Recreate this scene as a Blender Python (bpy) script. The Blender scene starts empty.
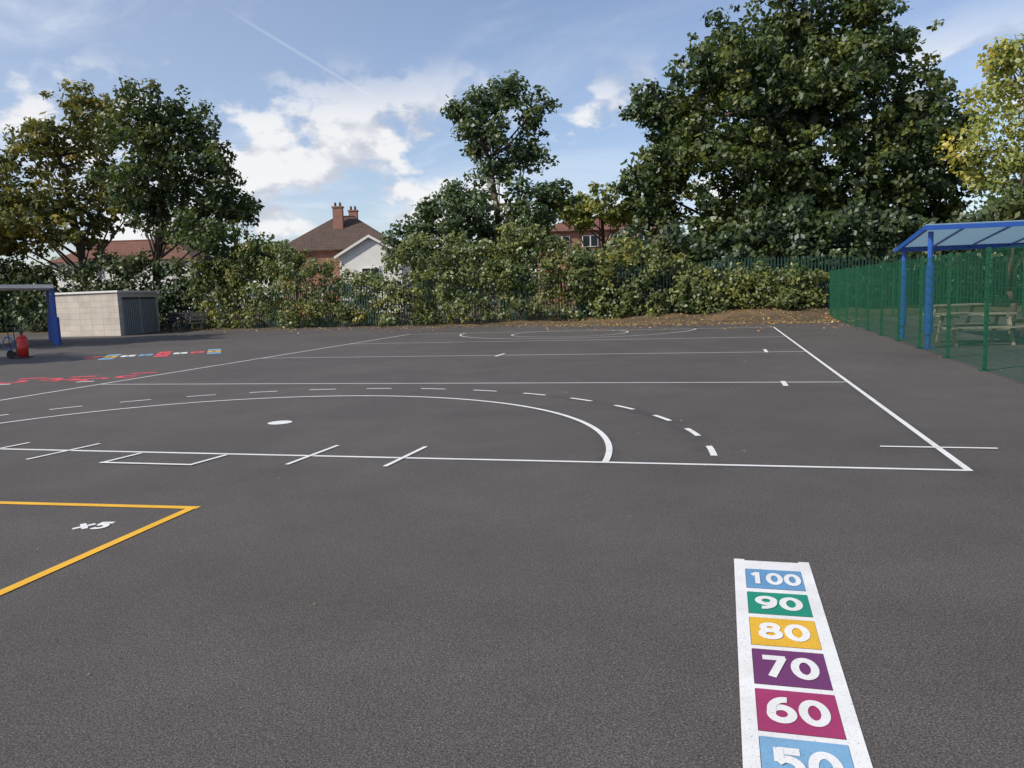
import bpy, math, random
import numpy as np
from mathutils import Vector, Matrix
random.seed(7); rng=np.random.default_rng(7)
C=bpy.context.collection
TH=0.255; UC=np.array([-math.cos(TH),math.sin(TH)]); UL=np.array([math.sin(TH),math.cos(TH)])
CO=np.array([3.884,6.618]); W,L=14.62,23.9
def q(s,t): return CO+UC*s+UL*t

# ------------------------------------------------------------------ materials
def nmat(name):
    m=bpy.data.materials.new(name); m.use_nodes=True; nt=m.node_tree
    return m,nt,nt.nodes['Principled BSDF']
def N(nt,t,**k):
    n=nt.nodes.new(t)
    for a,b in k.items(): setattr(n,a,b)
    return n
def ramp(nt,fac,stops):
    r=N(nt,'ShaderNodeValToRGB'); e=r.color_ramp.elements
    while len(e)<len(stops): e.new(0.5)
    for i,(p,c) in enumerate(stops):
        e[i].position=p; e[i].color=(*c,1) if len(c)==3 else c
    nt.links.new(fac,r.inputs[0]); return r.outputs[0]
def noise(nt,scale,detail=4,rough=.55,vec=None,dist=0):
    n=N(nt,'ShaderNodeTexNoise'); n.inputs['Scale'].default_value=scale; n.inputs['Detail'].default_value=detail
    n.inputs['Roughness'].default_value=rough; n.inputs['Distortion'].default_value=dist
    if vec: nt.links.new(vec,n.inputs['Vector'])
    return n.outputs[0]
def pos(nt):
    return N(nt,'ShaderNodeNewGeometry').outputs['Position']
def mixc(nt,fac,a,b,mode='MIX'):
    m=N(nt,'ShaderNodeMix',data_type='RGBA',blend_type=mode)
    for i,v in ((0,fac),(6,a),(7,b)):
        if hasattr(v,'links'): nt.links.new(v,m.inputs[i])
        elif i==0: m.inputs[0].default_value=v
        else: m.inputs[i].default_value=(*v,1)
    return m.outputs[2]
def mth(nt,op,a,b_=None,clamp=False):
    n=N(nt,'ShaderNodeMath',operation=op,use_clamp=clamp)
    for i,v_ in enumerate((a,b_)):
        if v_ is None: continue
        if hasattr(v_,'links'): nt.links.new(v_,n.inputs[i])
        else: n.inputs[i].default_value=v_
    return n.outputs[0]
def mrange(nt,x,a,b_,c_,d_):
    n=N(nt,'ShaderNodeMapRange',interpolation_type='SMOOTHSTEP'); nt.links.new(x,n.inputs[0])
    for i,v_ in enumerate((a,b_,c_,d_)): n.inputs[i+1].default_value=v_
    return n.outputs[0]
def bump(nt,b,h,strength=.3,dist=.01):
    n=N(nt,'ShaderNodeBump'); n.inputs['Strength'].default_value=strength; n.inputs['Distance'].default_value=dist
    nt.links.new(h,n.inputs['Height']); nt.links.new(n.outputs[0],b.inputs['Normal'])
def simple(name,col,rough=.6,var=.15,scale=6,metal=0,bmp=0):
    m,nt,b=nmat(name); p=pos(nt)
    n=noise(nt,scale,5,.6,p)
    c=ramp(nt,n,[(.3,tuple(x*(1-var) for x in col)),(.7,tuple(min(1,x*(1+var)) for x in col))])
    nt.links.new(c,b.inputs['Base Color']); b.inputs['Roughness'].default_value=rough; b.inputs['Metallic'].default_value=metal
    if bmp: bump(nt,b,noise(nt,scale*6,4,.6,p),bmp,.01)
    return m

# asphalt
m_asph,nt,b=nmat('asphalt'); p=pos(nt)
big=noise(nt,.22,4,.6,p,.6); mid=noise(nt,1.1,5,.65,p); fine=noise(nt,120,3,.75,p); vo=N(nt,'ShaderNodeTexVoronoi'); vo.inputs['Scale'].default_value=140; nt.links.new(p,vo.inputs['Vector'])
c1=ramp(nt,big,[(.3,(.080,.072,.067)),(.7,(.106,.095,.088))])
c2=ramp(nt,mid,[(.25,(.83,.83,.83)),(.75,(1.09,1.09,1.09))])
c3=ramp(nt,fine,[(.3,(.30,.30,.31)),(.5,(.94,.94,.94)),(.7,(2.5,2.4,2.3))])
c=mixc(nt,1,c1,c2,'MULTIPLY'); c=mixc(nt,1,c,c3,'MULTIPLY')
c4=ramp(nt,vo.outputs['Color'],[(.0,(.6,.6,.6)),(1,(1.35,1.35,1.35))]); c=mixc(nt,1,c,c4,'MULTIPLY')
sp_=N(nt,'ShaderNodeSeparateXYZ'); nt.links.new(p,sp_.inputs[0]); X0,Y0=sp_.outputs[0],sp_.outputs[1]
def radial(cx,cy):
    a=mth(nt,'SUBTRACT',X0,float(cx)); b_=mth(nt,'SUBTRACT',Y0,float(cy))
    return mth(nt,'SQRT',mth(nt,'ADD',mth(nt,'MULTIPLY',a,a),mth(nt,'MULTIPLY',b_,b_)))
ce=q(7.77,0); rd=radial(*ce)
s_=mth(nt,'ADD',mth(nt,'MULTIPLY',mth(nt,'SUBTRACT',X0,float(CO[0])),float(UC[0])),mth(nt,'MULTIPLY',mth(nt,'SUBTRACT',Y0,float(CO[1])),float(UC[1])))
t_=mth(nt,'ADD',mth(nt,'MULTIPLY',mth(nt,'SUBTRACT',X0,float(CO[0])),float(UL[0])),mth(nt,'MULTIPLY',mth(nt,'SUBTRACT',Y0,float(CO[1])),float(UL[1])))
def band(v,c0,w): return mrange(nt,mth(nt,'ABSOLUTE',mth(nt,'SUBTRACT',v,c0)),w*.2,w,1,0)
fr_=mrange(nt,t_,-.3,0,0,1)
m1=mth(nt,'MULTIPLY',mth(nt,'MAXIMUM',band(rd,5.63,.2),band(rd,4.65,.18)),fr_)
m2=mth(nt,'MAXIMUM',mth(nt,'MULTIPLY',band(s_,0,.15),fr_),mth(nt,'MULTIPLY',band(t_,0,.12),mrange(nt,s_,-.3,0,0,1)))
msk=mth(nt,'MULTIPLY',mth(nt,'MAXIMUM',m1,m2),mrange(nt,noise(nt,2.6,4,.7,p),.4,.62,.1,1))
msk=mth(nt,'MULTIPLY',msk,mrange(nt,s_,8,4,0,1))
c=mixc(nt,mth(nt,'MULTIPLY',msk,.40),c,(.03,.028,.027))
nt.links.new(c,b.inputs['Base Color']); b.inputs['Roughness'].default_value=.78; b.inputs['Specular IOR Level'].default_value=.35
bump(nt,b,fine,.7,.004)
m_seal=simple('number_gap_grey',(.10,.09,.085),.8,.2,40)
m_soil,nt,b=nmat('soil_litter'); p=pos(nt)
c=ramp(nt,noise(nt,.5,6,.7,p),[(.32,(.05,.06,.022)),(.47,(.11,.08,.045)),(.66,(.20,.135,.07))])
c=mixc(nt,1,c,ramp(nt,noise(nt,9,5,.75,p),[(.3,(.45,.45,.45)),(.7,(1.4,1.35,1.3))]),'MULTIPLY')
nt.links.new(c,b.inputs['Base Color']); b.inputs['Roughness'].default_value=.95; bump(nt,b,noise(nt,14,5,.7,p),.8,.05)
def paint(name,col):
    m,nt,b=nmat(name); p=pos(nt)
    w=noise(nt,110,3,.7,p); w2=noise(nt,3,4,.6,p)
    c=ramp(nt,w,[(.31,tuple(x*.45+.02 for x in col)),(.41,col)])
    c=mixc(nt,1,c,ramp(nt,w2,[(.3,(.84,.83,.82)),(.65,(1,1,1))]),'MULTIPLY')
    nt.links.new(c,b.inputs['Base Color']); b.inputs['Roughness'].default_value=.6; bump(nt,b,w,.4,.003); return m
m_white=paint('paint_white',(.82,.82,.80)); m_yel=paint('paint_yellow',(.85,.46,.02))
m_blue=paint('paint_blue',(.13,.31,.53)); m_green=paint('paint_green',(.01,.27,.17)); m_amber=paint('paint_amber',(.78,.45,.03))
m_purp=paint('paint_purple',(.16,.035,.14)); m_mag=paint('paint_magenta',(.36,.035,.13)); m_lblue=paint('paint_light_blue',(.2,.40,.60)); m_red=paint('paint_red',(.8,.08,.11))
m_fence=simple('fence_green',(.010,.042,.028),.5,.2); m_mesh=simple('mesh_green',(.006,.085,.04),.45,.15)
m_bluep=simple('blue_powdercoat',(.018,.09,.38),.35,.1); m_dark=simple('dark_metal',(.03,.03,.035),.5)
m_bark=simple('bark',(.07,.055,.04),.9,.4,5,0,.6); m_whitew=simple('white_render',(.78,.77,.74),.8,.06,1.5)
m_conc,nt,b=nmat('concrete_panels'); p=pos(nt)
bt=N(nt,'ShaderNodeTexBrick'); bt.offset=0; bt.inputs['Scale'].default_value=1; bt.inputs['Brick Width'].default_value=.75; bt.inputs['Row Height'].default_value=.31; bt.inputs['Mortar Size'].default_value=.010
bt.inputs['Color1'].default_value=(.56,.51,.45,1); bt.inputs['Color2'].default_value=(.50,.46,.41,1); bt.inputs['Mortar'].default_value=(.34,.31,.28,1)
sx=N(nt,'ShaderNodeSeparateXYZ'); nt.links.new(p,sx.inputs[0]); cx=N(nt,'ShaderNodeCombineXYZ'); nt.links.new(sx.outputs[0],cx.inputs[0]); nt.links.new(sx.outputs[2],cx.inputs[1]); nt.links.new(cx.outputs[0],bt.inputs['Vector'])
c=mixc(nt,1,bt.outputs[0],ramp(nt,noise(nt,1.3,5,.7,p),[(.3,(.75,.74,.72)),(.6,(1,1,1))]),'MULTIPLY')
nt.links.new(c,b.inputs['Base Color']); b.inputs['Roughness'].default_value=.9
m_greyd=simple('grey_door',(.30,.31,.32),.5,.1); m_roofg=simple('roof_felt',(.10,.10,.10),.9)
m_roofw=simple('roof_panel_white',(.68,.68,.67),.5,.08)
def brick(name,c1,c2,mo,bw,rh,ms=.012):
    m,nt,b=nmat(name); p=pos(nt)
    s=N(nt,'ShaderNodeSeparateXYZ'); nt.links.new(p,s.inputs[0]); a=N(nt,'ShaderNodeMath',operation='ADD'); nt.links.new(s.outputs[0],a.inputs[0]); nt.links.new(s.outputs[1],a.inputs[1])
    q_=N(nt,'ShaderNodeCombineXYZ'); nt.links.new(a.outputs[0],q_.inputs[0]); nt.links.new(s.outputs[2],q_.inputs[1])
    t=N(nt,'ShaderNodeTexBrick'); t.inputs['Scale'].default_value=1; t.inputs['Brick Width'].default_value=bw; t.inputs['Row Height'].default_value=rh; t.inputs['Mortar Size'].default_value=ms
    t.inputs['Color1'].default_value=(*c1,1); t.inputs['Color2'].default_value=(*c2,1); t.inputs['Mortar'].default_value=(*mo,1); nt.links.new(q_.outputs[0],t.inputs['Vector'])
    c=mixc(nt,1,t.outputs[0],ramp(nt,noise(nt,.8,5,.7,p),[(.3,(.75,.75,.75)),(.65,(1.05,1.05,1.05))]),'MULTIPLY')
    nt.links.new(c,b.inputs['Base Color']); b.inputs['Roughness'].default_value=.9; return m
m_brick=brick('red_brick',(.40,.13,.07),(.32,.095,.055),(.3,.27,.23),.225,.075)
m_tile=brick('roof_tiles',(.13,.085,.065),(.10,.065,.05),(.05,.035,.03),.3,.16,.02)
m_rtile=brick('red_roof_tiles',(.24,.10,.065),(.19,.08,.055),(.09,.05,.04),.3,.16,.02)
m_glass,nt,b=nmat('window_glass'); b.inputs['Base Color'].default_value=(.03,.04,.05,1); b.inputs['Roughness'].default_value=.08
m_wood=simple('weathered_wood',(.26,.22,.17),.85,.25,9)
m_redm=simple('red_enamel',(.6,.03,.02),.35,.1); m_rub=simple('black_rubber',(.02,.02,.02),.8)
m_poly,nt,b=nmat('polycarbonate'); b.inputs['Base Color'].default_value=(.55,.68,.78,1); b.inputs['Roughness'].default_value=.35
tr=N(nt,'ShaderNodeBsdfTranslucent'); tr.inputs[0].default_value=(.55,.70,.78,1); mx=N(nt,'ShaderNodeMixShader'); mx.inputs[0].default_value=.6
nt.links.new(b.outputs[0],mx.inputs[1]); nt.links.new(tr.outputs[0],mx.inputs[2]); nt.links.new(mx.outputs[0],nt.nodes['Material Output'].inputs[0])
def leafmat(name,dark,mid_,light,trans=.28,hue=(1.35,1.12,.75)):
    m,nt,b=nmat(name); nt.nodes.remove(b)
    at=N(nt,'ShaderNodeAttribute',attribute_name='tint')
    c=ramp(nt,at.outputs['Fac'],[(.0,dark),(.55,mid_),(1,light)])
    hv=noise(nt,.45,3,.6,pos(nt)); c=mixc(nt,1,c,ramp(nt,hv,[(.35,(.78,.88,1.0)),(.52,(1,1,1)),(.68,hue)]),'MULTIPLY')
    d=N(nt,'ShaderNodeBsdfDiffuse'); nt.links.new(c,d.inputs[0]); g=N(nt,'ShaderNodeBsdfGlossy'); g.inputs[0].default_value=(.8,.85,.9,1); g.inputs['Roughness'].default_value=.45
    x0=N(nt,'ShaderNodeMixShader'); x0.inputs[0].default_value=.05; nt.links.new(d.outputs[0],x0.inputs[1]); nt.links.new(g.outputs[0],x0.inputs[2])
    t=N(nt,'ShaderNodeBsdfTranslucent'); c2=mixc(nt,1,c,(1.35,1.5,.6),'MULTIPLY'); nt.links.new(c2,t.inputs[0])
    x=N(nt,'ShaderNodeMixShader'); x.inputs[0].default_value=trans
    nt.links.new(x0.outputs[0],x.inputs[1]); nt.links.new(t.outputs[0],x.inputs[2]); nt.links.new(x.outputs[0],nt.nodes['Material Output'].inputs[0]); return m
l_olive=leafmat('leaf_olive',(.05,.062,.016),(.15,.15,.042),(.30,.25,.07))
l_green=leafmat('leaf_green',(.028,.048,.016),(.080,.108,.034),(.18,.20,.06))
l_ash=leafmat('leaf_ash',(.028,.050,.022),(.075,.112,.045),(.16,.20,.08))
l_deep=leafmat('leaf_deep',(.020,.040,.013),(.066,.096,.026),(.18,.20,.05))
l_yel=leafmat('leaf_yellow',(.13,.15,.03),(.28,.29,.065),(.46,.42,.11),.35)
l_ivy=leafmat('leaf_ivy',(.032,.055,.015),(.115,.142,.034),(.29,.29,.08))
l_lit=leafmat('leaf_litter',(.14,.08,.03),(.32,.20,.08),(.5,.36,.15),.1)

# ------------------------------------------------------------------ mesh helper
class MB:
    def __init__(s): s.v=[]; s.f=[]; s.m=[]; s.mats=[]
    def mi(s,mat):
        if mat not in s.mats: s.mats.append(mat)
        return s.mats.index(mat)
    def add(s,vs,fs,mat):
        o=len(s.v); s.v+= [tuple(map(float,v)) for v in vs]; i=s.mi(mat)
        for f in fs: s.f.append([o+k for k in f]); s.m.append(i)
    def box(s,c,d,mat,rz=0):
        x,y,z=[k/2 for k in d]; cs,sn=math.cos(rz),math.sin(rz)
        vs=[]
        for sz in(-1,1):
            for sx_,sy in((-1,-1),(1,-1),(1,1),(-1,1)):
                a,b_=sx_*x,sy*y; vs.append((c[0]+a*cs-b_*sn,c[1]+a*sn+b_*cs,c[2]+sz*z))
        s.add(vs,[(3,2,1,0),(4,5,6,7),(0,1,5,4),(1,2,6,5),(2,3,7,6),(3,0,4,7)],mat)
    def cyl(s,p0,p1,r0,r1,mat,n=10):
        p0=Vector(p0);p1=Vector(p1); d=(p1-p0).normalized(); a=d.orthogonal().normalized(); b_=d.cross(a)
        vs=[]
        for P,r in((p0,r0),(p1,r1)):
            for i in range(n):
                t=2*math.pi*i/n; vs.append(P+a*math.cos(t)*r+b_*math.sin(t)*r)
        fs=[(i,(i+1)%n,n+(i+1)%n,n+i) for i in range(n)]+[tuple(range(n))[::-1],tuple(range(n,2*n))]
        s.add(vs,fs,mat)
    def strip(s,A,B,w,z,mat):
        A=np.array(A,float);B=np.array(B,float); d=(B-A)/np.linalg.norm(B-A); n=np.array([-d[1],d[0]])*w/2
        s.add([(*(A-n),z),(*(B-n),z),(*(B+n),z),(*(A+n),z)],[(0,1,2,3)],mat)
    def arc(s,c,R,a0,a1,w,z,mat,n=48):
        vs=[];fs=[]
        for i in range(n+1):
            t=a0+(a1-a0)*i/n
            for r in(R-w/2,R+w/2): vs.append((c[0]+r*math.cos(t),c[1]+r*math.sin(t),z))
        for i in range(n): fs.append((2*i,2*i+1,2*i+3,2*i+2))
        s.add(vs,fs,mat)
    def make(s,name,parent=None,smooth=False):
        me=bpy.data.meshes.new(name); me.from_pydata(s.v,[],s.f); 
        for m in s.mats: me.materials.append(m)
        me.polygons.foreach_set('material_index',s.m)
        if smooth: me.polygons.foreach_set('use_smooth',[True]*len(s.f))
        me.update(); o=bpy.data.objects.new(name,me); C.objects.link(o)
        if parent: o.parent=parent
        return o
def empty(name):
    e=bpy.data.objects.new(name,None); C.objects.link(e); return e
def nrm(a): return a/np.maximum(np.linalg.norm(a,axis=1,keepdims=True),1e-9)
def leaves(name,P,Nn,S,T,mat,parent=None):
    n=len(P); Nn=nrm(Nn); r=nrm(rng.normal(size=(n,3))); U=nrm(np.cross(Nn,r)); V=np.cross(Nn,U)
    S=S[:,None]; v=np.stack([P-U*S,P-V*S*.62,P+U*S,P+V*S*.62],1).reshape(-1,3)
    me=bpy.data.meshes.new(name); me.vertices.add(4*n); me.vertices.foreach_set('co',v.astype(np.float32).ravel())
    me.loops.add(4*n); me.loops.foreach_set('vertex_index',np.arange(4*n,dtype=np.int32))
    me.polygons.add(n); me.polygons.foreach_set('loop_start',np.arange(0,4*n,4,dtype=np.int32))
    me.update(calc_edges=True); me.materials.append(mat)
    at=me.attributes.new('tint','FLOAT','FACE'); at.data.foreach_set('value',np.clip(T,0,1).astype(np.float32))
    o=bpy.data.objects.new(name,me); C.objects.link(o)
    if parent: o.parent=parent
    return o
def clumps(cent,rad,nper,leaf,tb=.5):
    Ps=[];Ns=[];Ss=[];Ts=[]
    for c,r in zip(cent,rad):
        n=max(6,int(nper*r*r)); d=nrm(rng.normal(size=(n,3))); q_=r*(rng.random(n)**.42)[:,None]
        P=c+d*q_*np.array([1,1,.72]); t=tb+rng.normal()*.13
        Ps.append(P); Ns.append(d*.7+rng.normal(size=(n,3))*.6+np.array([-.15,-.2,.45])); Ss.append(leaf*rng.uniform(.6,1.3,n)); Ts.append(t+rng.normal(size=n)*.16)
    return np.vstack(Ps),np.vstack(Ns),np.concatenate(Ss),np.concatenate(Ts)
def tree(name,base,blobs,mat,leaf=.15,dens=150,trunk_r=.3,ydepth=None,fork=.3,sub=1.0,tb=.5,limbs=True,core=0,rs=1.0):
    e=empty(name); bx,by,bz=base
    B=[]; xs=[b[0] for b in blobs]; xc=(min(xs)+max(xs))/2; hw=(max(xs)-min(xs))/2+.5; zs=[b[1] for b in blobs]; zc=(min(zs)+max(zs))/2; hz=(max(zs)-min(zs))/2+1
    yd=ydepth or hw
    for i,(x,z,r) in enumerate(blobs):
        k=math.sqrt(max(.05,1-((x-xc)/hw)**2*.8-((z-zc)/hz)**2*.6))
        B.append((x,by+yd*k*random.uniform(-.75,-.1),z,r)); B.append((x+random.uniform(-.4,.4)*r,by+yd*k*random.uniform(.2,.75),z+random.uniform(-.4,.1)*r,r*.95))
    cent=[];rad=[]
    for x,y,z,r in B:
        n=int(13*sub*max(1,r/1.6)**1.6)
        d=nrm(rng.normal(size=(n,3))); q_=r*(rng.random(n)**.45)*.98
        for k in range(n):
            cent.append(np.array([x,y,z])+d[k]*q_[k]*np.array([1,1,.9])); rad.append(rs*rng.uniform(.38,.8)*(.75+.12*r))
    P,Nn,S,T=clumps(cent,rad,dens,leaf,tb)
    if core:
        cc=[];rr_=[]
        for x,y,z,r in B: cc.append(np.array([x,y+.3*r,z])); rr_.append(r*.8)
        P2,N2,S2,T2=clumps(cc,rr_,core,leaf*1.8,tb-.25); P=np.vstack([P,P2]);Nn=np.vstack([Nn,N2]);S=np.concatenate([S,S2]);T=np.concatenate([T,T2])  # filler leaves tinted darker: shade inside the crown put into their colour
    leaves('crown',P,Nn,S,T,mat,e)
    mb=MB(); fz=bz+(zc-bz)*fork
    pts=[Vector((bx,by,bz-.3)),Vector((bx+.1,by,bz+.8)),Vector((bx+random.uniform(-.2,.2),by,fz)),Vector((bx*.6+xc*.4,by,zc)),Vector((xc,by,zc+hz*.6))]
    rr=[trunk_r*1.3,trunk_r,trunk_r*.8,trunk_r*.45,trunk_r*.12]
    for i in range(4): mb.cyl(pts[i],pts[i+1],rr[i],rr[i+1],m_bark,10)
    if limbs:
        for x,y,z,r in B:
            t=random.uniform(0,.9); s=pts[2].lerp(pts[3],t) if z<zc+1 else pts[3].lerp(pts[4],t*.6)
            if s.z>z: s=pts[2].copy()
            mid=s.lerp(Vector((x,y,z)),.5)+Vector((random.uniform(-.3,.3),random.uniform(-.3,.3),-.25))
            mb.cyl(s,mid,trunk_r*.3,trunk_r*.18,m_bark,6); mb.cyl(mid,(x,y,z),trunk_r*.18,trunk_r*.05,m_bark,6)
            for _ in range(2):
                q_=Vector((x,y,z))+Vector(np.array(rng.normal(size=3))*r*.4); mb.cyl(mid.lerp(Vector((x,y,z)),.6),q_,trunk_r*.09,.01,m_bark,5)
    mb.make('trunk',e,True); return e

# ------------------------------------------------------------------ ground
ex=[-400,-60,-22,-16,-5.6,7.4,13,16,60,400]; ey=[70,54,48,46.3,41.0,35.2,33.2,35,36,40]
def yedge(x): return np.interp(x,ex,ey)
def hb(x): return np.interp(x,[-20,-9,3,12,60],[.08,.14,.28,.50,.6])
def gz(x,y):
    d=y-yedge(x); w=.35*np.sin(x*1.3)+.25*np.sin(x*3.1+1)+.15*np.sin(x*7.7+y)
    t=np.clip((d+w+.4)/5.5,0,1); return -.035+(hb(x)+.035)*(t*t*(3-2*t)*.6+.4*t)
xs=np.unique(np.concatenate([np.linspace(-900,-60,15),np.arange(-60,60.1,.5),np.linspace(60,900,15)]))
ys=np.unique(np.concatenate([np.linspace(-600,-20,10),np.linspace(-20,28,13),np.arange(28,60,.4),np.linspace(60,1500,25)]))
XX,YY=np.meshgrid(xs,ys); ZZ=gz(XX,YY)
v=np.stack([XX,YY,ZZ],-1).reshape(-1,3); nx=len(xs)
f=[(j*nx+i,j*nx+i+1,(j+1)*nx+i+1,(j+1)*nx+i) for j in range(len(ys)-1) for i in range(nx-1)]
me=bpy.data.meshes.new('ground'); me.from_pydata(v.tolist(),[],f); me.materials.append(m_soil); me.polygons.foreach_set('use_smooth',[True]*len(f)); o=bpy.data.objects.new('ground',me); C.objects.link(o)
mb=MB(); px=np.concatenate([[-60],np.arange(-40,41,1.0),[60]]); vs=[(x,-18,0) for x in px]+[(x,float(yedge(x))+1.2,0) for x in px]; k=len(px)
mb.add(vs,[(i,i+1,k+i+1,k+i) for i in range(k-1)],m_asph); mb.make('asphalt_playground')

# ------------------------------------------------------------------ court markings
mb=MB(); w=.055
mb.strip(q(-w/2,0),q(W,0),w,.004,m_white)
for t in(6.405,12.57,18.2,L): mb.strip(q(0,t),q(W,t),w,.004,m_white)
mb.strip(q(0,-w/2),q(0,L),w*1.1,.0055,m_white); mb.strip(q(W,0),q(W,L),w*1.2,.0055,m_white)
cen=q(7.77,0); a0=-TH; mb.arc(cen,4.65,a0,a0+math.pi,.065,.007,m_white,90)
cf=q(7.5,L); mb.arc(cf,4.65,a0+math.pi,a0+2*math.pi,.06,.007,m_white,90); mb.arc(q(7.5,L-1.6),2.2,0,2*math.pi,.05,.0085,m_white,60)
cen=q(7.73,0)
for i in range(17):
    a=a0+math.radians(6.4+10.72*i)
    if a-a0>math.pi: break
    mb.arc(cen,5.63,a-.043,a+.043,.065,.007,m_white,4)
tk=[((-5.32,8.485),(-4.956,9.33)),((-4.334,8.18),(-4.137,8.64)),((-3.295,7.93),(-3.10,8.37)),((-2.28,7.77),(-1.97,8.71)),((-1.26,7.53),(-.958,8.47)),((-6.2,8.95),(-5.94,9.57)),((3.63,7.70),(4.63,7.43))]
for A,B in tk: mb.strip(A,B,.05,.0085,m_white)
mb.strip((-4.36,8.18),(-3.27,7.90),.05,.0105,m_white)
for c,hl in(((6.24,19.3),.45),((4.47,12.87),.33),((-.29,20.75),.45)):
    c=np.array(c); mb.strip(c-UL*hl,c+UL*hl,.08,.0085,m_white)
s0=np.array([-3.135,10.5]); n=28; mb.add([(s0[0]+.16*math.cos(6.283*i/n),s0[1]+.16*math.sin(6.283*i/n),.007) for i in range(n)],[tuple(range(n))],m_white)
mb.make('court_marking')
mb=MB()
mb.strip((-6.9,7.13),(-2.56,6.222),.075,.004,m_yel); mb.strip((-2.605,6.25),(-3.545,2.2),.075,.0055,m_yel)
ye=empty('yellow_box_marking'); mb.make('lines',ye)
def el_(cx,cy,rx,ry,a,b_,n=26): return [(cx+rx*math.cos(math.radians(a+(b_-a)*i/n)),cy+ry*math.sin(math.radians(a+(b_-a)*i/n))) for i in range(n+1)]
GL={'0':[el_(0,0,.27,.4,0,360)],'1':[[(-.2,.26),(.02,.42)],[(.04,.5),(.04,-.5)]],
'7':[[(-.33,.4),(.31,.4)],[(.24,.42),(-.12,-.5)]],
'8':[el_(0,.22,.21,.18,0,360),el_(0,-.19,.26,.21,0,360)],
'6':[el_(0,-.15,.26,.25,0,360),[(-.25,-.15)]+el_(.12,-.05,.37,.45,165,82,12)],
'5':[[(.28,.4),(-.21,.4)],[(-.2,.48),(-.2,.04)],[(-.24,.03)]+el_(-.04,-.13,.29,.26,105,-128,22)],
'4':[[(.1,-.5),(.1,.46),(-.3,-.15)],[(-.36,-.2),(.34,-.2)]],'3':[el_(-.02,.2,.25,.2,140,-80),el_(-.02,-.18,.29,.22,80,-140)],
'2':[el_(0,.18,.25,.24,160,-30,16)+[(-.25,-.4)],[(-.3,-.4),(.3,-.4)]],'x':[[(-.3,-.42),(.3,.25)],[(-.3,.25),(.3,-.42)]]}
GL['9']=[[(-x,-y) for x,y in s] for s in GL['6']]
def ribbon(mb,pts,w,z,mat,xf):
    P=[np.array(p_) for p_ in pts]; closed=np.linalg.norm(P[0]-P[-1])<1e-6; vs=[]
    for i in range(len(P)):
        a=P[i-1] if i>0 else (P[-2] if closed else P[0]); b_=P[i+1] if i<len(P)-1 else (P[1] if closed else P[-1])
        d=b_-a; d=d/np.linalg.norm(d); n_=np.array([-d[1],d[0]])*w/2
        vs+= [(*xf(P[i]-n_),z),(*xf(P[i]+n_),z)]
    mb.add(vs,[(2*i,2*i+2,2*i+3,2*i+1) for i in range(len(P)-1)],mat)
def text(s,c,rot,h,gw,mat,z,parent,st=.2):
    mb=MB(); cs,sn=math.cos(rot),math.sin(rot); n=len(s)
    for j,ch in enumerate(s):
        ox=(j-(n-1)/2)*gw*1.12
        def xf(p_,ox=ox):
            x=ox+p_[0]/.72*gw; y=p_[1]*h; return (c[0]+x*cs-y*sn,c[1]+x*sn+y*cs)
        for k,stk in enumerate(GL[ch]): ribbon(mb,stk,st,z+k*.0012,mat,xf)
    mb.make('digits_'+s,parent)
text('x5',(-3.185,5.8),-.1,.19,.12,m_white,.004,ye,.25)
le=empty('number_ladder_marking'); a=.262; ld=np.array([math.sin(a),math.cos(a)]); lc=np.array([math.cos(a),-math.sin(a)])
P0=np.array([1.510,4.554])
def lp(s,Y): return P0+ld*((Y-4.552)/math.cos(a))+lc*s
mb=MB(); hw=.213; rw=.060
for sg in(-1,1): mb.strip(lp(sg*(hw-rw/2),4.56),lp(sg*(hw-rw/2),.6),rw,.004,m_white)
cells=[(4.396,4.107,m_blue,'100'),(4.052,3.772,m_green,'90'),(3.725,3.422,m_amber,'80'),(3.382,3.064,m_purp,'70'),(3.025,2.716,m_mag,'60'),(2.680,2.36,m_lblue,'50'),(2.32,2.0,m_green,'40'),(1.96,1.64,m_amber,'30'),(1.60,1.28,m_purp,'20'),(1.24,.92,m_mag,'10')]
ed=4.54
for y0,y1,m,s in cells:
    mb.strip(lp(0,ed),lp(0,y0-.001),2*(hw-rw),.004,m_white); ed=y1
    mb.strip(lp(0,y0),lp(0,y1),2*(hw-rw)-.004,.006,m)
    text(s,lp(0,(y0+y1)/2),-a,.60*(y0-y1)/math.cos(a),.085 if len(s)==3 else .108,m_white,.0085,le,.225)
mb.make('ladder_panels',le)
mb=MB(); cols=[m_red,m_amber,m_white,m_lblue,m_red,m_white]
h0=np.array([-13.5,25.0]);h1=np.array([-9.6,26.4]); hd=(h1-h0)/np.linalg.norm(h1-h0); hn=np.array([-hd[1],hd[0]])
for i in range(8):
    c=h0+hd*i*.52
    mb.strip(c,c+hd*.42,.8,.004,cols[i%6]); 
    mb.strip(c+hd*.16,c+hd*.24,.4,.006,m_seal)
    if i%3==1:
        for s_k in(-.95,.95): mb.strip(c+hn*s_k,c+hn*s_k+hd*.42,.7,.004,cols[(i+2)%6])
mb.make('hopscotch_marking')
mb=MB()
for i in range(8):
    c=np.array([-13.0+i*.6,17.6+i*.04+.25*math.sin(i*2)]); mb.arc(c,.23,.4+i,5.0+i,.15,.004,m_red,16)
    if i%2: mb.strip(c+[-.28,.7],c+[.28,.8],.2,.0055,m_red)
    if i%3==0: mb.strip(c+[-.1,-.55],c+[.25,-.47],.12,.0055,m_white)
mb.make('snake_marking')

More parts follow.
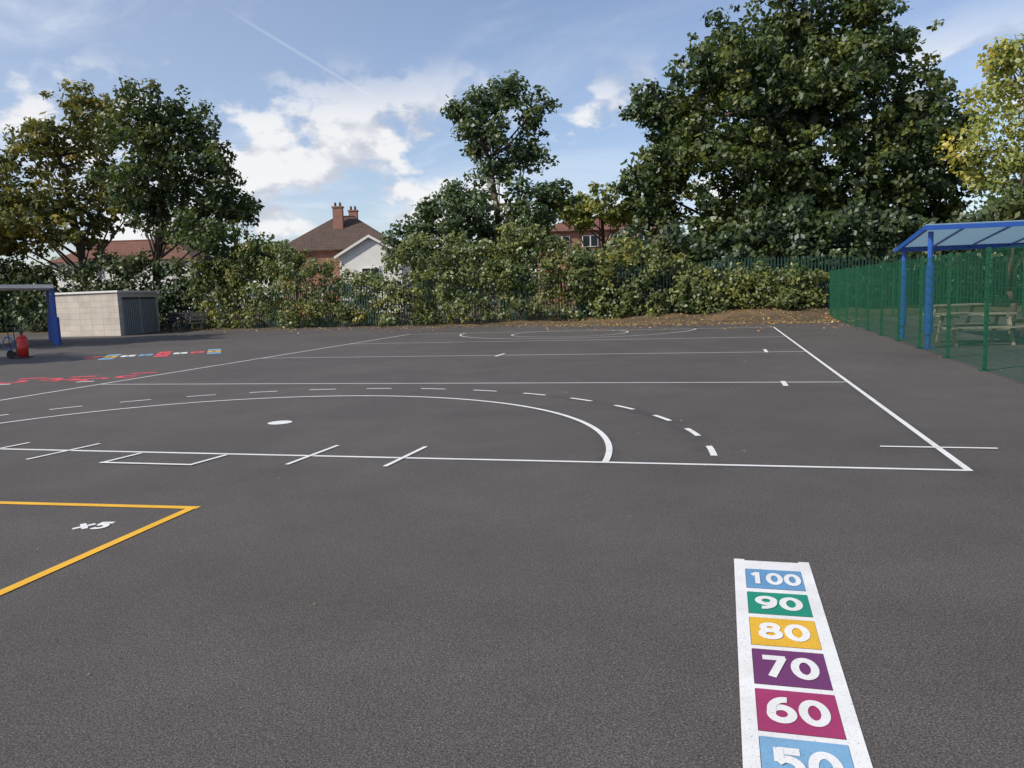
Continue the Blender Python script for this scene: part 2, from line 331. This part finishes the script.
# ------------------------------------------------------------------ palisade fence
fx=[-60,-32,-19,-9,0,8,15.3,24,60]; fy=[58,53,49.5,43.8,41.2,39.2,38,37.2,36]
def fyy(x): return float(np.interp(x,fx,fy))
mb=MB(); x=-44.0; prev=None; i=0
while x<44:
    y=fyy(x); g=float(gz(x,y)); h=2.45; sl=math.atan2(fyy(x+.3)-fyy(x-.3),.6); cs,sn=math.cos(sl),math.sin(sl)
    wv=.034; vs=[]
    for (dx,z) in((-wv,g+.03),(wv,g+.03),(wv,g+h-.12),(0,g+h),(-wv,g+h-.12)):
        vs.append((x+dx*cs,y+dx*sn,z)); 
    bk=[(a_,b_+.02,c_) for a_,b_,c_ in vs]
    mb.add(vs+bk,[(0,1,2,3,4),(9,8,7,6,5),(0,4,9,5),(1,6,7,2),(2,7,8,3),(3,8,9,4)],m_fence)
    if i%18==0:
        mb.box((x,y+.09,g+h/2-.05),(.1,.06,h-.1),m_fence,sl)
        if prev is not None:
            for zz in(.4,2.05): mb.cyl((prev[0],prev[1]+.045,prev[2]+zz),(x,y+.045,g+zz),.022,.022,m_fence,4)
        prev=(x,y,g)
    x+=.155*math.cos(sl); i+=1
mb.make('palisade_fence')

# ------------------------------------------------------------------ hedges
def hedge(name,x0,x1,yf,thick,topf,mat,density=26,leaf=.1,rmin=.25,rmax=.55,nper=190,tb=.5,zb=0,front=lambda x:0.):
    cent=[];rad=[]; n=int((x1-x0)*density)
    for _ in range(n):
        x=rng.uniform(x0,x1); tp=topf(x)*(1+.08*math.sin(x*2.3)+.07*math.sin(x*5.1+2)+.05*math.sin(x*1.1)); y=yf(x); g=float(gz(x,y))+zb
        z=g+rng.uniform(.05,1)*(tp-g-.2)
        if rng.random()<.2: z=tp+rng.uniform(-.35,.4)
        fr=front(x); d=rng.random()**1.6*(thick+fr)
        cent.append(np.array([x,y-fr+d-.25+.35*math.sin(x*1.7+z*2),z])); rad.append(rng.uniform(rmin,rmax))
    P,Nn,S,T=clumps(cent,rad,nper,leaf,tb); Nn[:,1]-=.5; Nn[:,0]-=.3
    return leaves(name,P,Nn,S,T,mat)
tf=lambda x: float(np.interp(x,[-20,-17,-14,-11,-9.6,-7.2,-6,0,2.4,3.2,6,8,9.4,12,14.5],[3.2,3.7,4.5,3.6,2.6,2.7,4.0,4.3,3.8,3.3,3.2,2.9,2.4,2.0,1.7]))
fr=lambda x: float(np.interp(x,[-20,-16,-11,-9.8,-7.4,-6.5,6,8.2,10,14.8],[.8,.9,.9,-.15,-.1,.9,.9,.7,.8,.8]))
hedge('ivy_hedge',-19.5,14.8,fyy,2.0,tf,l_ivy,42,.10,.28,.6,150,front=fr)
hedge('shrub_hedge',-62,-20,lambda x:fyy(x)-.2,2.6,lambda x:4.0+.4*math.sin(x*.7),l_green,30,.15,.4,.8,85,.3)
hedge('shrub_hedge',4,60,lambda x:fyy(x)+1.2,2.8,lambda x:(4.4+.5*math.sin(x*.5)) if x>7.5 else 3.5,l_deep,26,.16,.4,.85,90,.25)
hedge('distant_treeline',-160,160,lambda x:110,6,lambda x:7+1.5*math.sin(x*.11)+math.sin(x*.37),l_green,5,.4,1.2,2.4,22,.45)

# ------------------------------------------------------------------ trees
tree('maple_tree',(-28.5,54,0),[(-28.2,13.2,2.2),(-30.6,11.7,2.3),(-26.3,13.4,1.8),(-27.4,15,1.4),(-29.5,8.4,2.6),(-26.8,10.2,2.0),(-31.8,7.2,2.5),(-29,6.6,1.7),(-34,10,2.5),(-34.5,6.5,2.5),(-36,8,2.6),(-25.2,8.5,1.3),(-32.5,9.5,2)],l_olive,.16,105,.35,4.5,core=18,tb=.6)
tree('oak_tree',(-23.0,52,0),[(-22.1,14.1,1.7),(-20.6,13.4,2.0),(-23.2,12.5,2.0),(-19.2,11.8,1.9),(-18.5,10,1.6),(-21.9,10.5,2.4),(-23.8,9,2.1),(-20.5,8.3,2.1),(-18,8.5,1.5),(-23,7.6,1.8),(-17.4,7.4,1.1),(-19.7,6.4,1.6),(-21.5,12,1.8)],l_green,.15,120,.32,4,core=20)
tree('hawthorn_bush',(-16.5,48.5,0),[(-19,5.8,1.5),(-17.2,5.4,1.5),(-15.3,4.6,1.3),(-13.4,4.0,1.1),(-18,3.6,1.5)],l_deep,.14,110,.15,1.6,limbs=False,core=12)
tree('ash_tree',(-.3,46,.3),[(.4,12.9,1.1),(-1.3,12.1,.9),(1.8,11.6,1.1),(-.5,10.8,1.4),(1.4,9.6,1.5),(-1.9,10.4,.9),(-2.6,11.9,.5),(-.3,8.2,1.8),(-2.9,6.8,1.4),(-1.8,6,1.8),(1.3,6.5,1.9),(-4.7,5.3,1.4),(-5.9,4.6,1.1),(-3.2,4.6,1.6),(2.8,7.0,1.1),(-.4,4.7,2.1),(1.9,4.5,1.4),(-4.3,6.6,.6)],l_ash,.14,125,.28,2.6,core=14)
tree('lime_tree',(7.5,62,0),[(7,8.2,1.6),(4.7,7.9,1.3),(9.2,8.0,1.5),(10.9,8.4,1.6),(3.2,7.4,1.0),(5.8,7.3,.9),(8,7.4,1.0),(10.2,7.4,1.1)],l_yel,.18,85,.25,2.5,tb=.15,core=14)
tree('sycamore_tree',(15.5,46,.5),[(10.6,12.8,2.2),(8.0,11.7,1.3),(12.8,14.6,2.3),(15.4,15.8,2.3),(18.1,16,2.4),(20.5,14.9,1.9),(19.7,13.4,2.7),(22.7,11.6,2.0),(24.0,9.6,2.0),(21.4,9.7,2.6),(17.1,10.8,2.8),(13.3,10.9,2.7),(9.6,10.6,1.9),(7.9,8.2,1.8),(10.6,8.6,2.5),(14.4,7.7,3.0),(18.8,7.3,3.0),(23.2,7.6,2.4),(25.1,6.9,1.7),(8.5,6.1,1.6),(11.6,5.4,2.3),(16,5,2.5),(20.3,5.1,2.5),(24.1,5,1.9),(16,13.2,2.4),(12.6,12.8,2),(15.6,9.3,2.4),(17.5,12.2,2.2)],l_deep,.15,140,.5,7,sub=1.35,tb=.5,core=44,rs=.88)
tree('birch_tree',(20.3,31,.1),[(18.9,8.8,1.0),(18.5,7,1.1),(19.2,5.5,1.2),(20.5,8,1.5),(21,6,1.7),(20.5,10,1.4),(22,4.7,1.5),(18.9,9.9,.6)],l_yel,.11,120,.16,1.7,tb=.65)
tree('oak_tree',(-27,31,0),[(-26,8,2.3),(-28,10,2.3),(-29.5,7,2.5),(-26.5,6,2.0),(-28,5,2.2),(-25.8,9.5,1.6)],l_green,.25,40,.35,3.5,core=20)
tree('oak_tree',(-24.5,20.5,0),[(-23.5,6.5,1.8),(-25.5,8,1.9),(-27,6,2.0),(-24,5,1.5),(-23,7.6,1.2)],l_green,.25,34,.35,2.8,core=14)

# ------------------------------------------------------------------ fallen leaves
n=5200; X=np.where(rng.random(n)<.55,rng.uniform(2,15,n),rng.uniform(-20,15,n)); d=rng.random(n)**1.2*8-1.8; Y=yedge(X)+d-(rng.random(n)<.15)*rng.random(n)*6
P=np.stack([X,Y,np.maximum(gz(X,Y),0)+.015],1)
X2=rng.uniform(-10,10,420); Y2=rng.uniform(2.5,30,420); P=np.vstack([P,np.stack([X2,Y2,np.full(420,.008)],1)])
Nn=rng.normal(size=(len(P),3))*.3+np.array([0,-.15,1]); S=np.concatenate([rng.uniform(.03,.075,n),rng.uniform(.005,.018,420)])
leaves('fallen_leaves',P,Nn,S,rng.random(len(P))*.85,l_lit)

# ------------------------------------------------------------------ concrete shed
e=empty('concrete_garage'); mb=MB()
A=np.array([-20.7,42.1]); fd=np.array([-.944,.33]); bd=np.array([-.05,.999]); wd,dp,hh=4.5,5.4,2.3
c=[A,A+fd*wd,A+fd*wd+bd*dp,A+bd*dp]
vs=[(*p_,0) for p_ in c]+[(*p_,hh) for p_ in c]
mb.add(vs,[(0,4,5,1),(1,5,6,2),(2,6,7,3),(3,7,4,0)],m_conc); mb.make('walls',e)
mb=MB(); ov=.12; ctr=sum(c)/4; cc=[p_+(p_-ctr)/np.linalg.norm(p_-ctr)*ov for p_ in c]
mb.add([(*p_,hh+.002) for p_ in cc]+[(*p_,hh+.10) for p_ in cc],[(0,1,2,3),(7,6,5,4),(0,4,5,1),(1,5,6,2),(2,6,7,3),(3,7,4,0)],m_roofw); mb.make('roof',e)
mb=MB(); ang=math.atan2(bd[1],bd[0]); nrmv=np.array([1,.05])
for k in range(2):
    cm=A+bd*(1.5+k*2.35)+nrmv*.03; mb.box((*cm,.97),(2.1,.05,1.88),m_greyd,ang)
    for j in range(9): 
        cj=A+bd*(.55+k*2.35+j*.24)+nrmv*.07; mb.box((*cj,.97),(.03,.03,1.8),m_roofg,ang)
    mb.box((*(cm+nrmv*.03),1.98),(2.1,.06,.12),m_dark,ang)
mb.make('garage_doors',e)

# ------------------------------------------------------------------ bench by the hedge
e=empty('dark_bench'); mb=MB(); bx_,by_=-18.75,45.9
for k in range(3): mb.box((bx_,by_-.2+k*.16,.46),(2.2,.13,.05),m_dark)
for z in(.66,.84,1.02): mb.box((bx_,by_+.26,z),(2.2,.04,.12),m_dark)
for s in(-1,0,1):
    mb.box((bx_+s*1.0,by_-.2,.22),(.07,.07,.43),m_dark); mb.box((bx_+s*1.0,by_+.3,.55),(.07,.04,1.1),m_dark); mb.box((bx_+s*1.0,by_+.03,.41),(.06,.5,.04),m_dark)
mb.make('bench_frame',e)

# ------------------------------------------------------------------ canopy shelter left
e=empty('grey_canopy_shelter'); mb=MB()
for x_,y_ in((-19.75,34.5),(-25.6,35.5),(-22.2,38.4),(-27.8,39.4)): mb.box((x_,y_,1.22),(.13,.13,2.44),m_bluep,.1); mb.box((x_,y_,.6),(.24,.24,1.2),m_bluep,.1)
mb.make('posts',e)
mb=MB(); ux=np.array([-.985,.17]); uy=np.array([-.5,.866]); o0=np.array([-19.45,34.1])
c=[o0,o0+ux*7,o0+ux*7+uy*5,o0+uy*5]; zz=[2.44,2.66,2.66,2.44]
mb.add([(*p_,z_) for p_,z_ in zip(c,zz)]+[(*p_,z_+.16) for p_,z_ in zip(c,zz)],[(3,2,1,0),(4,5,6,7),(0,1,5,4),(1,2,6,5),(2,3,7,6),(3,0,4,7)],m_roofw); mb.make('roof',e)

# ------------------------------------------------------------------ gas bottle trolley
e=empty('gas_bottle_trolley'); mb=MB(); x0,y0=-16.1,26.1
mb.cyl((x0,y0,.06),(x0,y0,.66),.16,.16,m_redm,16); mb.cyl((x0,y0,.66),(x0,y0,.77),.16,.06,m_redm,16); mb.cyl((x0,y0,.77),(x0,y0,.9),.035,.03,m_dark,8); mb.cyl((x0-.07,y0,.85),(x0+.07,y0,.85),.02,.02,m_dark,8)
mb.make('gas_bottle',e,True)
mb=MB(); 
for s in(-1,1): mb.cyl((x0-.27+s*.0,y0+s*.2,.0+.14),(x0-.27,y0+s*.24,.14),.14,.14,m_rub,16); mb.cyl((x0-.3,y0+s*.15,.14),(x0-.36,y0+s*.15,1.0),.015,.015,m_dark,6)
mb.cyl((x0-.27,y0-.22,.14),(x0-.27,y0+.22,.14),.012,.012,m_dark,6); mb.box((x0-.05,y0,.03),(.5,.36,.03),m_dark); mb.cyl((x0-.36,y0-.15,1.0),(x0-.36,y0+.15,1.0),.018,.018,m_dark,6)
mb.make('trolley_frame',e)
mb=MB(); pr=None
for i in range(30):
    t=i/29; p_=Vector((x0-.3-.16*math.cos(t*9),y0-.27,.5+.22*math.sin(t*9)))
    if pr: mb.cyl(pr,p_,.018,.018,m_bluep,6)
    pr=p_
mb.make('hose',e)

# ------------------------------------------------------------------ right mesh fence
e=empty('mesh_fence'); F0=np.array([14.4,35.6]); F1=np.array([6.2,6.5])
corner2=np.array([30,33.0])
def meshrun(A,B,hgt):
    Lr=np.linalg.norm(B-A); d=(B-A)/Lr; ang=math.atan2(d[1],d[0]); mb=MB()
    k=0
    while k*.05<Lr:
        p_=A+d*k*.05; mb.box((*p_,hgt/2+.03),(.004,.004,hgt-.04),m_mesh,ang); k+=1
    z=.06
    while z<hgt: 
        mb.box((*((A+B)/2),z),(Lr,.006,.006),m_mesh,ang); mb.box((*((A+B)/2+np.array([-d[1],d[0]])*.008),z),(Lr,.005,.006),m_mesh,ang); z+=.2
    o=mb.make('mesh_panels',e); mb=MB(); np_=int(round(Lr/2.52))
    for k in range(np_+1):
        p_=A+d*Lr*k/np_+np.array([-d[1],d[0]])*.045; mb.box((*p_,hgt/2+.02),(.06,.06,hgt+.04),m_mesh,ang)
        mb.box((*p_,.012),(.16,.16,.02),m_mesh,ang)
    mb.make('posts',e)
meshrun(F0,F1,2.1); meshrun(corner2,F0,2.1)

# ------------------------------------------------------------------ blue canopy
e=empty('blue_canopy_shelter'); mb=MB()
A=np.array([9.68,18.3]); R=np.array([.985,-.17]); Bk=np.array([.31,.951])
NZ,FZ=2.73,2.40
def cp(s,t): return A+R*s+Bk*t
for s in(0.05,4,8): 
    for t in(0.25,4.0):
        p_=cp(s,t); zt=NZ+(FZ-NZ)*t/4.3; mb.cyl((*p_,0),(*p_,zt),.06,.06,m_bluep,12)
        mb.cyl((*p_,.35),(*p_,1.95),.1,.1,m_bluep,12)
        mb.box((*p_,.015),(.24,.24,.02),m_bluep)
mb.make('posts',e)
mb=MB(); 
def beam(s0,t0,s1,t1,h=.14,w_=.07,dz=0):
    a_=cp(s0,t0);b_=cp(s1,t1); za=NZ+(FZ-NZ)*t0/4.3+dz; zb=NZ+(FZ-NZ)*t1/4.3+dz; d=(b_-a_)/np.linalg.norm(b_-a_); n_=np.array([-d[1],d[0]])*w_/2
    vs=[(*(a_-n_),za),(*(b_-n_),zb),(*(b_+n_),zb),(*(a_+n_),za)]; vs+=[(x_,y_,z_+h) for x_,y_,z_ in vs]
    mb.add(vs,[(3,2,1,0),(4,5,6,7),(0,1,5,4),(1,2,6,5),(2,3,7,6),(3,0,4,7)],m_bluep)
beam(-.15,-.04,9,-.04,.10); beam(-.15,4.34,9,4.34,.12)
for s in(-.1,4,8.9): beam(s,0,s,4.3,.11)
for s in(.8,1.8,2.8,5,6,7,8): beam(s,0.002,s,4.298,.04,.04,.06)
mb.make('roof_frame',e)
mb=MB(); c=[cp(-.1,0),cp(8.9,0),cp(8.9,4.3),cp(-.1,4.3)]; zs_=[NZ+.125,NZ+.125,FZ+.125,FZ+.125]
mb.add([(*p_,z_) for p_,z_ in zip(c,zs_)]+[(*p_,z_+.012) for p_,z_ in zip(c,zs_)],[(3,2,1,0),(4,5,6,7),(0,1,5,4),(1,2,6,5),(2,3,7,6),(3,0,4,7)],m_poly); mb.make('roof_panels',e)

def picnic(x,y,rz):
    e=empty('picnic_table'); mb=MB()
    for k in range(5): mb.box((0,-.3+k*.15,.74),(1.6,.135,.04),m_wood)
    for s in(-1,1):
        for k in(0,1): mb.box((0,s*(.66+k*.14),.44),(1.6,.13,.04),m_wood)
    for s in(-1,1):
        mb.box((s*.6,0,.69),(.05,.72,.06),m_wood); mb.box((s*.6,0,.39),(.05,1.58,.06),m_wood)
        for t in(-1,1):
            y0,y1=t*.28,t*.58; vs=[(s*.64-.03,y0-.05,.7),(s*.64+.03,y0-.05,.7),(s*.64+.03,y0+.05,.7),(s*.64-.03,y0+.05,.7)]+[(s*.64-.03,y1-.05,0),(s*.64+.03,y1-.05,0),(s*.64+.03,y1+.05,0),(s*.64-.03,y1+.05,0)]
            mb.add(vs,[(0,1,2,3),(7,6,5,4),(0,4,5,1),(1,5,6,2),(2,6,7,3),(3,7,4,0)],m_wood)
    o=mb.make('table_frame',e); e.location=(x,y,0); e.rotation_euler=(0,0,rz)
picnic(11.4,19.4,-.15); picnic(14.5,20.8,.3); picnic(14.8,26,.1)
tree('young_tree',(15.5,24.5,0),[(15.3,3.6,.9),(16.2,4.2,.9)],l_green,.12,90,.09,.8)

# ------------------------------------------------------------------ houses
def hiphouse(name,cx,cy,hwx,hwy,eave,ridge,rl,wall,chim=None,gable=None,win=(),tile=None):
    tile=tile or m_tile
    e=empty(name); mb=MB(); mb.box((cx,cy,eave/2),(2*hwx-.8,2*hwy-.8,eave-.06),wall); mb.make('walls',e)
    mb=MB(); vs=[(cx-hwx,cy-hwy,eave),(cx+hwx,cy-hwy,eave),(cx+hwx,cy+hwy,eave),(cx-hwx,cy+hwy,eave),(cx-rl,cy,ridge),(cx+rl,cy,ridge)]
    mb.add(vs,[(0,1,5,4),(1,2,5),(2,3,4,5),(3,0,4)],tile); mb.add([(x_,y_,z_-.03) for x_,y_,z_ in vs[:4]],[(3,2,1,0)],m_whitew)
    mb.cyl((cx-rl,cy,ridge),(cx+rl,cy,ridge),.1,.1,tile,6)
    mb.make('roof',e)
    if chim:
        mb=MB()
        for (x_,y_,z0,z1,w_,d_) in chim:
            mb.box((x_,y_,(z0+z1)/2),(w_,d_,z1-z0),m_brick); mb.box((x_,y_,z1+.06),(w_+.14,d_+.14,.12),m_brick)
            for k in(-.25,.25): mb.cyl((x_+k*w_,y_,z1+.12),(x_+k*w_,y_,z1+.5),.12,.1,m_tile,8)
        mb.make('chimney',e)
    if gable:
        gx,gy,hw_,ez,az=gable; mb=MB()
        mb.add([(gx-hw_+.15,gy,0),(gx+hw_-.15,gy,0),(gx+hw_-.15,gy,ez+.05),(gx,gy,az-.06),(gx-hw_+.15,gy,ez+.05)],[(0,1,2,3,4)],m_whitew)
        mb.box((gx-hw_+.2,(gy+cy)/2,ez/2),(.1,cy-gy-.01,ez-.05),m_whitew); mb.box((gx+hw_-.2,(gy+cy)/2,ez/2),(.1,cy-gy-.01,ez-.05),m_whitew)
        mb.make('gable_wall',e); mb=MB()
        for s in(-1,1):
            mb.add([(gx,gy-.35,az),(gx+s*(hw_+.25),gy-.35,ez-.12),(gx+s*(hw_+.25),cy,ez-.12),(gx,cy,az)],[(0,1,2,3) if s<0 else (3,2,1,0)],tile)
            vs=[(gx,gy-.36,az),(gx+s*(hw_+.25),gy-.36,ez-.12),(gx+s*(hw_+.25),gy-.36,ez-.36),(gx,gy-.36,az-.24)]; mb.add(vs+[(a_,b_+.04,c_) for a_,b_,c_ in vs],[(0,1,2,3),(7,6,5,4),(2,1,5,6),(0,3,7,4)],m_whitew)
        mb.make('gable_roof',e)
    mb=MB()
    for (x_,y_,z_,w_,h_) in win:
        mb.box((x_,y_,z_),(w_,.10,h_),m_whitew); 
        nn_=max(1,int(w_/.6))
        for k in range(nn_): mb.box((x_-w_/2+(k+.5)*w_/nn_,y_-.055,z_),(w_/nn_-.12,.02,h_-.14),m_glass)
    if win: mb.make('windows',e)
hiphouse('brown_roof_house',-15.7,78,5.9,4.6,6.0,9.4,.9,m_brick,[(-16.0,76.6,8.0,10.1,.9,.7),(-14.9,78.4,8.6,9.9,.8,.7)],(-12.3,71.5,2.9,5.4,7.1),[(-12.3,71.42,3.6,1.6,1.2)])
hiphouse('bungalow',-35,76,6.6,4,5.6,7.6,3.5,m_whitew,None,None,[(-38,72.35,4.7,2.6,1.0),(-34.5,72.35,4.7,2.2,1.0),(-31,72.35,4.7,1.6,1.0)],m_rtile)
hiphouse('brick_house',9.2,80,6.5,4,7.2,8.6,3,m_brick,None,None,[(5.2,76.35,6.2,1.5,1.1),(7.9,76.35,6.2,1.5,1.1),(10.5,76.35,6.2,1.5,1.1),(13,76.35,6.2,1.2,1.1)],m_rtile)

# ------------------------------------------------------------------ sky + sun
sd=Vector((-.88,-.47,0)).normalized(); el=math.radians(38); S=Vector((sd.x*math.cos(el),sd.y*math.cos(el),math.sin(el)))
wd_=bpy.data.worlds.new('World'); bpy.context.scene.world=wd_; wd_.use_nodes=True; nt=wd_.node_tree; bg=nt.nodes['Background']; bg.inputs[1].default_value=.128
sky=N(nt,'ShaderNodeTexSky',sky_type='NISHITA'); sky.sun_disc=False; sky.sun_elevation=el; sky.sun_rotation=math.atan2(sd.x,sd.y)%(2*math.pi); sky.air_density=1.0; sky.dust_density=.8; sky.ozone_density=2.0
tc=N(nt,'ShaderNodeTexCoord').outputs['Generated']; sp=N(nt,'ShaderNodeSeparateXYZ'); nt.links.new(tc,sp.inputs[0])
def M(op,a,b_=None,clamp=False): return mth(nt,op,a,b_,clamp)
def MR(*a): return mrange(nt,*a)
def CX(x,y,z):
    n=N(nt,'ShaderNodeCombineXYZ')
    for i,v_ in enumerate((x,y,z)):
        if hasattr(v_,'links'): nt.links.new(v_,n.inputs[i])
        else: n.inputs[i].default_value=v_
    return n.outputs[0]
X_,Y_,Z_=sp.outputs; zp=M('ADD',M('MAXIMUM',Z_,0),.10); px_=M('DIVIDE',X_,zp); py_=M('DIVIDE',Y_,zp)
rx=M('ADD',M('MULTIPLY',px_,.8),M('MULTIPLY',py_,.6)); ry=M('SUBTRACT',M('MULTIPLY',py_,.8),M('MULTIPLY',px_,.6))
cir=noise(nt,1.0,6,.62,CX(M('MULTIPLY',rx,1.3),M('MULTIPLY',ry,.6),3.1),.6)
cirf=M('ADD',M('MULTIPLY',MR(cir,.44,.74,0,.6),MR(X_,-.5,.3,1.0,.3)),MR(X_,-.6,.2,.20,.06))
cx_,cy_,cz_=M('ADD',M('MULTIPLY',X_,9.0),5.3),M('MULTIPLY',Y_,9.0),M('MULTIPLY',Z_,15)
cum=noise(nt,1.0,8,.55,CX(cx_,cy_,cz_),.0)
cumb=M('ADD',cum,M('ADD',MR(M('ABSOLUTE',M('ADD',X_,.22)),0,.26,.085,.0),MR(M('ABSOLUTE',M('SUBTRACT',X_,.12)),0,.12,.06,0)))
cumf=M('MULTIPLY',MR(cumb,.505,.60,0,.95),M('MULTIPLY',MR(Z_,.0,.05,.6,1),MR(Z_,.19,.29,1,0)))
up=noise(nt,1.0,8,.55,CX(cx_,cy_,M('ADD',cz_,.5)),.0)
shf=MR(M('SUBTRACT',cum,up),-.10,.06,0,1)
shade=mixc(nt,shf,(4.5,4.75,5.4),(7.2,7.2,7.3))
dt=M('ABSOLUTE',M('ADD',M('ADD',M('MULTIPLY',X_,-.5317),M('MULTIPLY',Y_,.118)),M('MULTIPLY',Z_,-.8385)))
con=M('MULTIPLY',MR(dt,.0,.0028,.2,0),M('MULTIPLY',MR(X_,-.32,-.24,0,1),MR(X_,-.18,-.12,1,0)))
skyc=mixc(nt,1,sky.outputs[0],(1.12,1.08,1.15),'MULTIPLY')
c=mixc(nt,cirf,skyc,(6.9,7.2,7.8)); c=mixc(nt,con,c,(7,7.2,7.6)); c=mixc(nt,cumf,c,shade)
nt.links.new(c,bg.inputs[0])
sl=bpy.data.lights.new('sun','SUN'); sl.energy=4.3; sl.angle=math.radians(.53); sl.color=(1,.93,.82); so=bpy.data.objects.new('sun',sl); C.objects.link(so); so.rotation_euler=S.to_track_quat('Z','Y').to_euler()

# ------------------------------------------------------------------ camera
cd=bpy.data.cameras.new('camera'); cd.sensor_width=36; cd.lens=790/1024*36; cd.clip_end=3000; co=bpy.data.objects.new('camera',cd); C.objects.link(co)
co.matrix_world=Matrix.Translation((0,0,1.65))@Matrix.Rotation(math.pi/2-.1163,4,'X')@Matrix.Rotation(-.0331,4,'Z')
sc=bpy.context.scene; sc.camera=co; sc.view_settings.view_transform='Standard'; sc.view_settings.look='None'; sc.view_settings.exposure=0
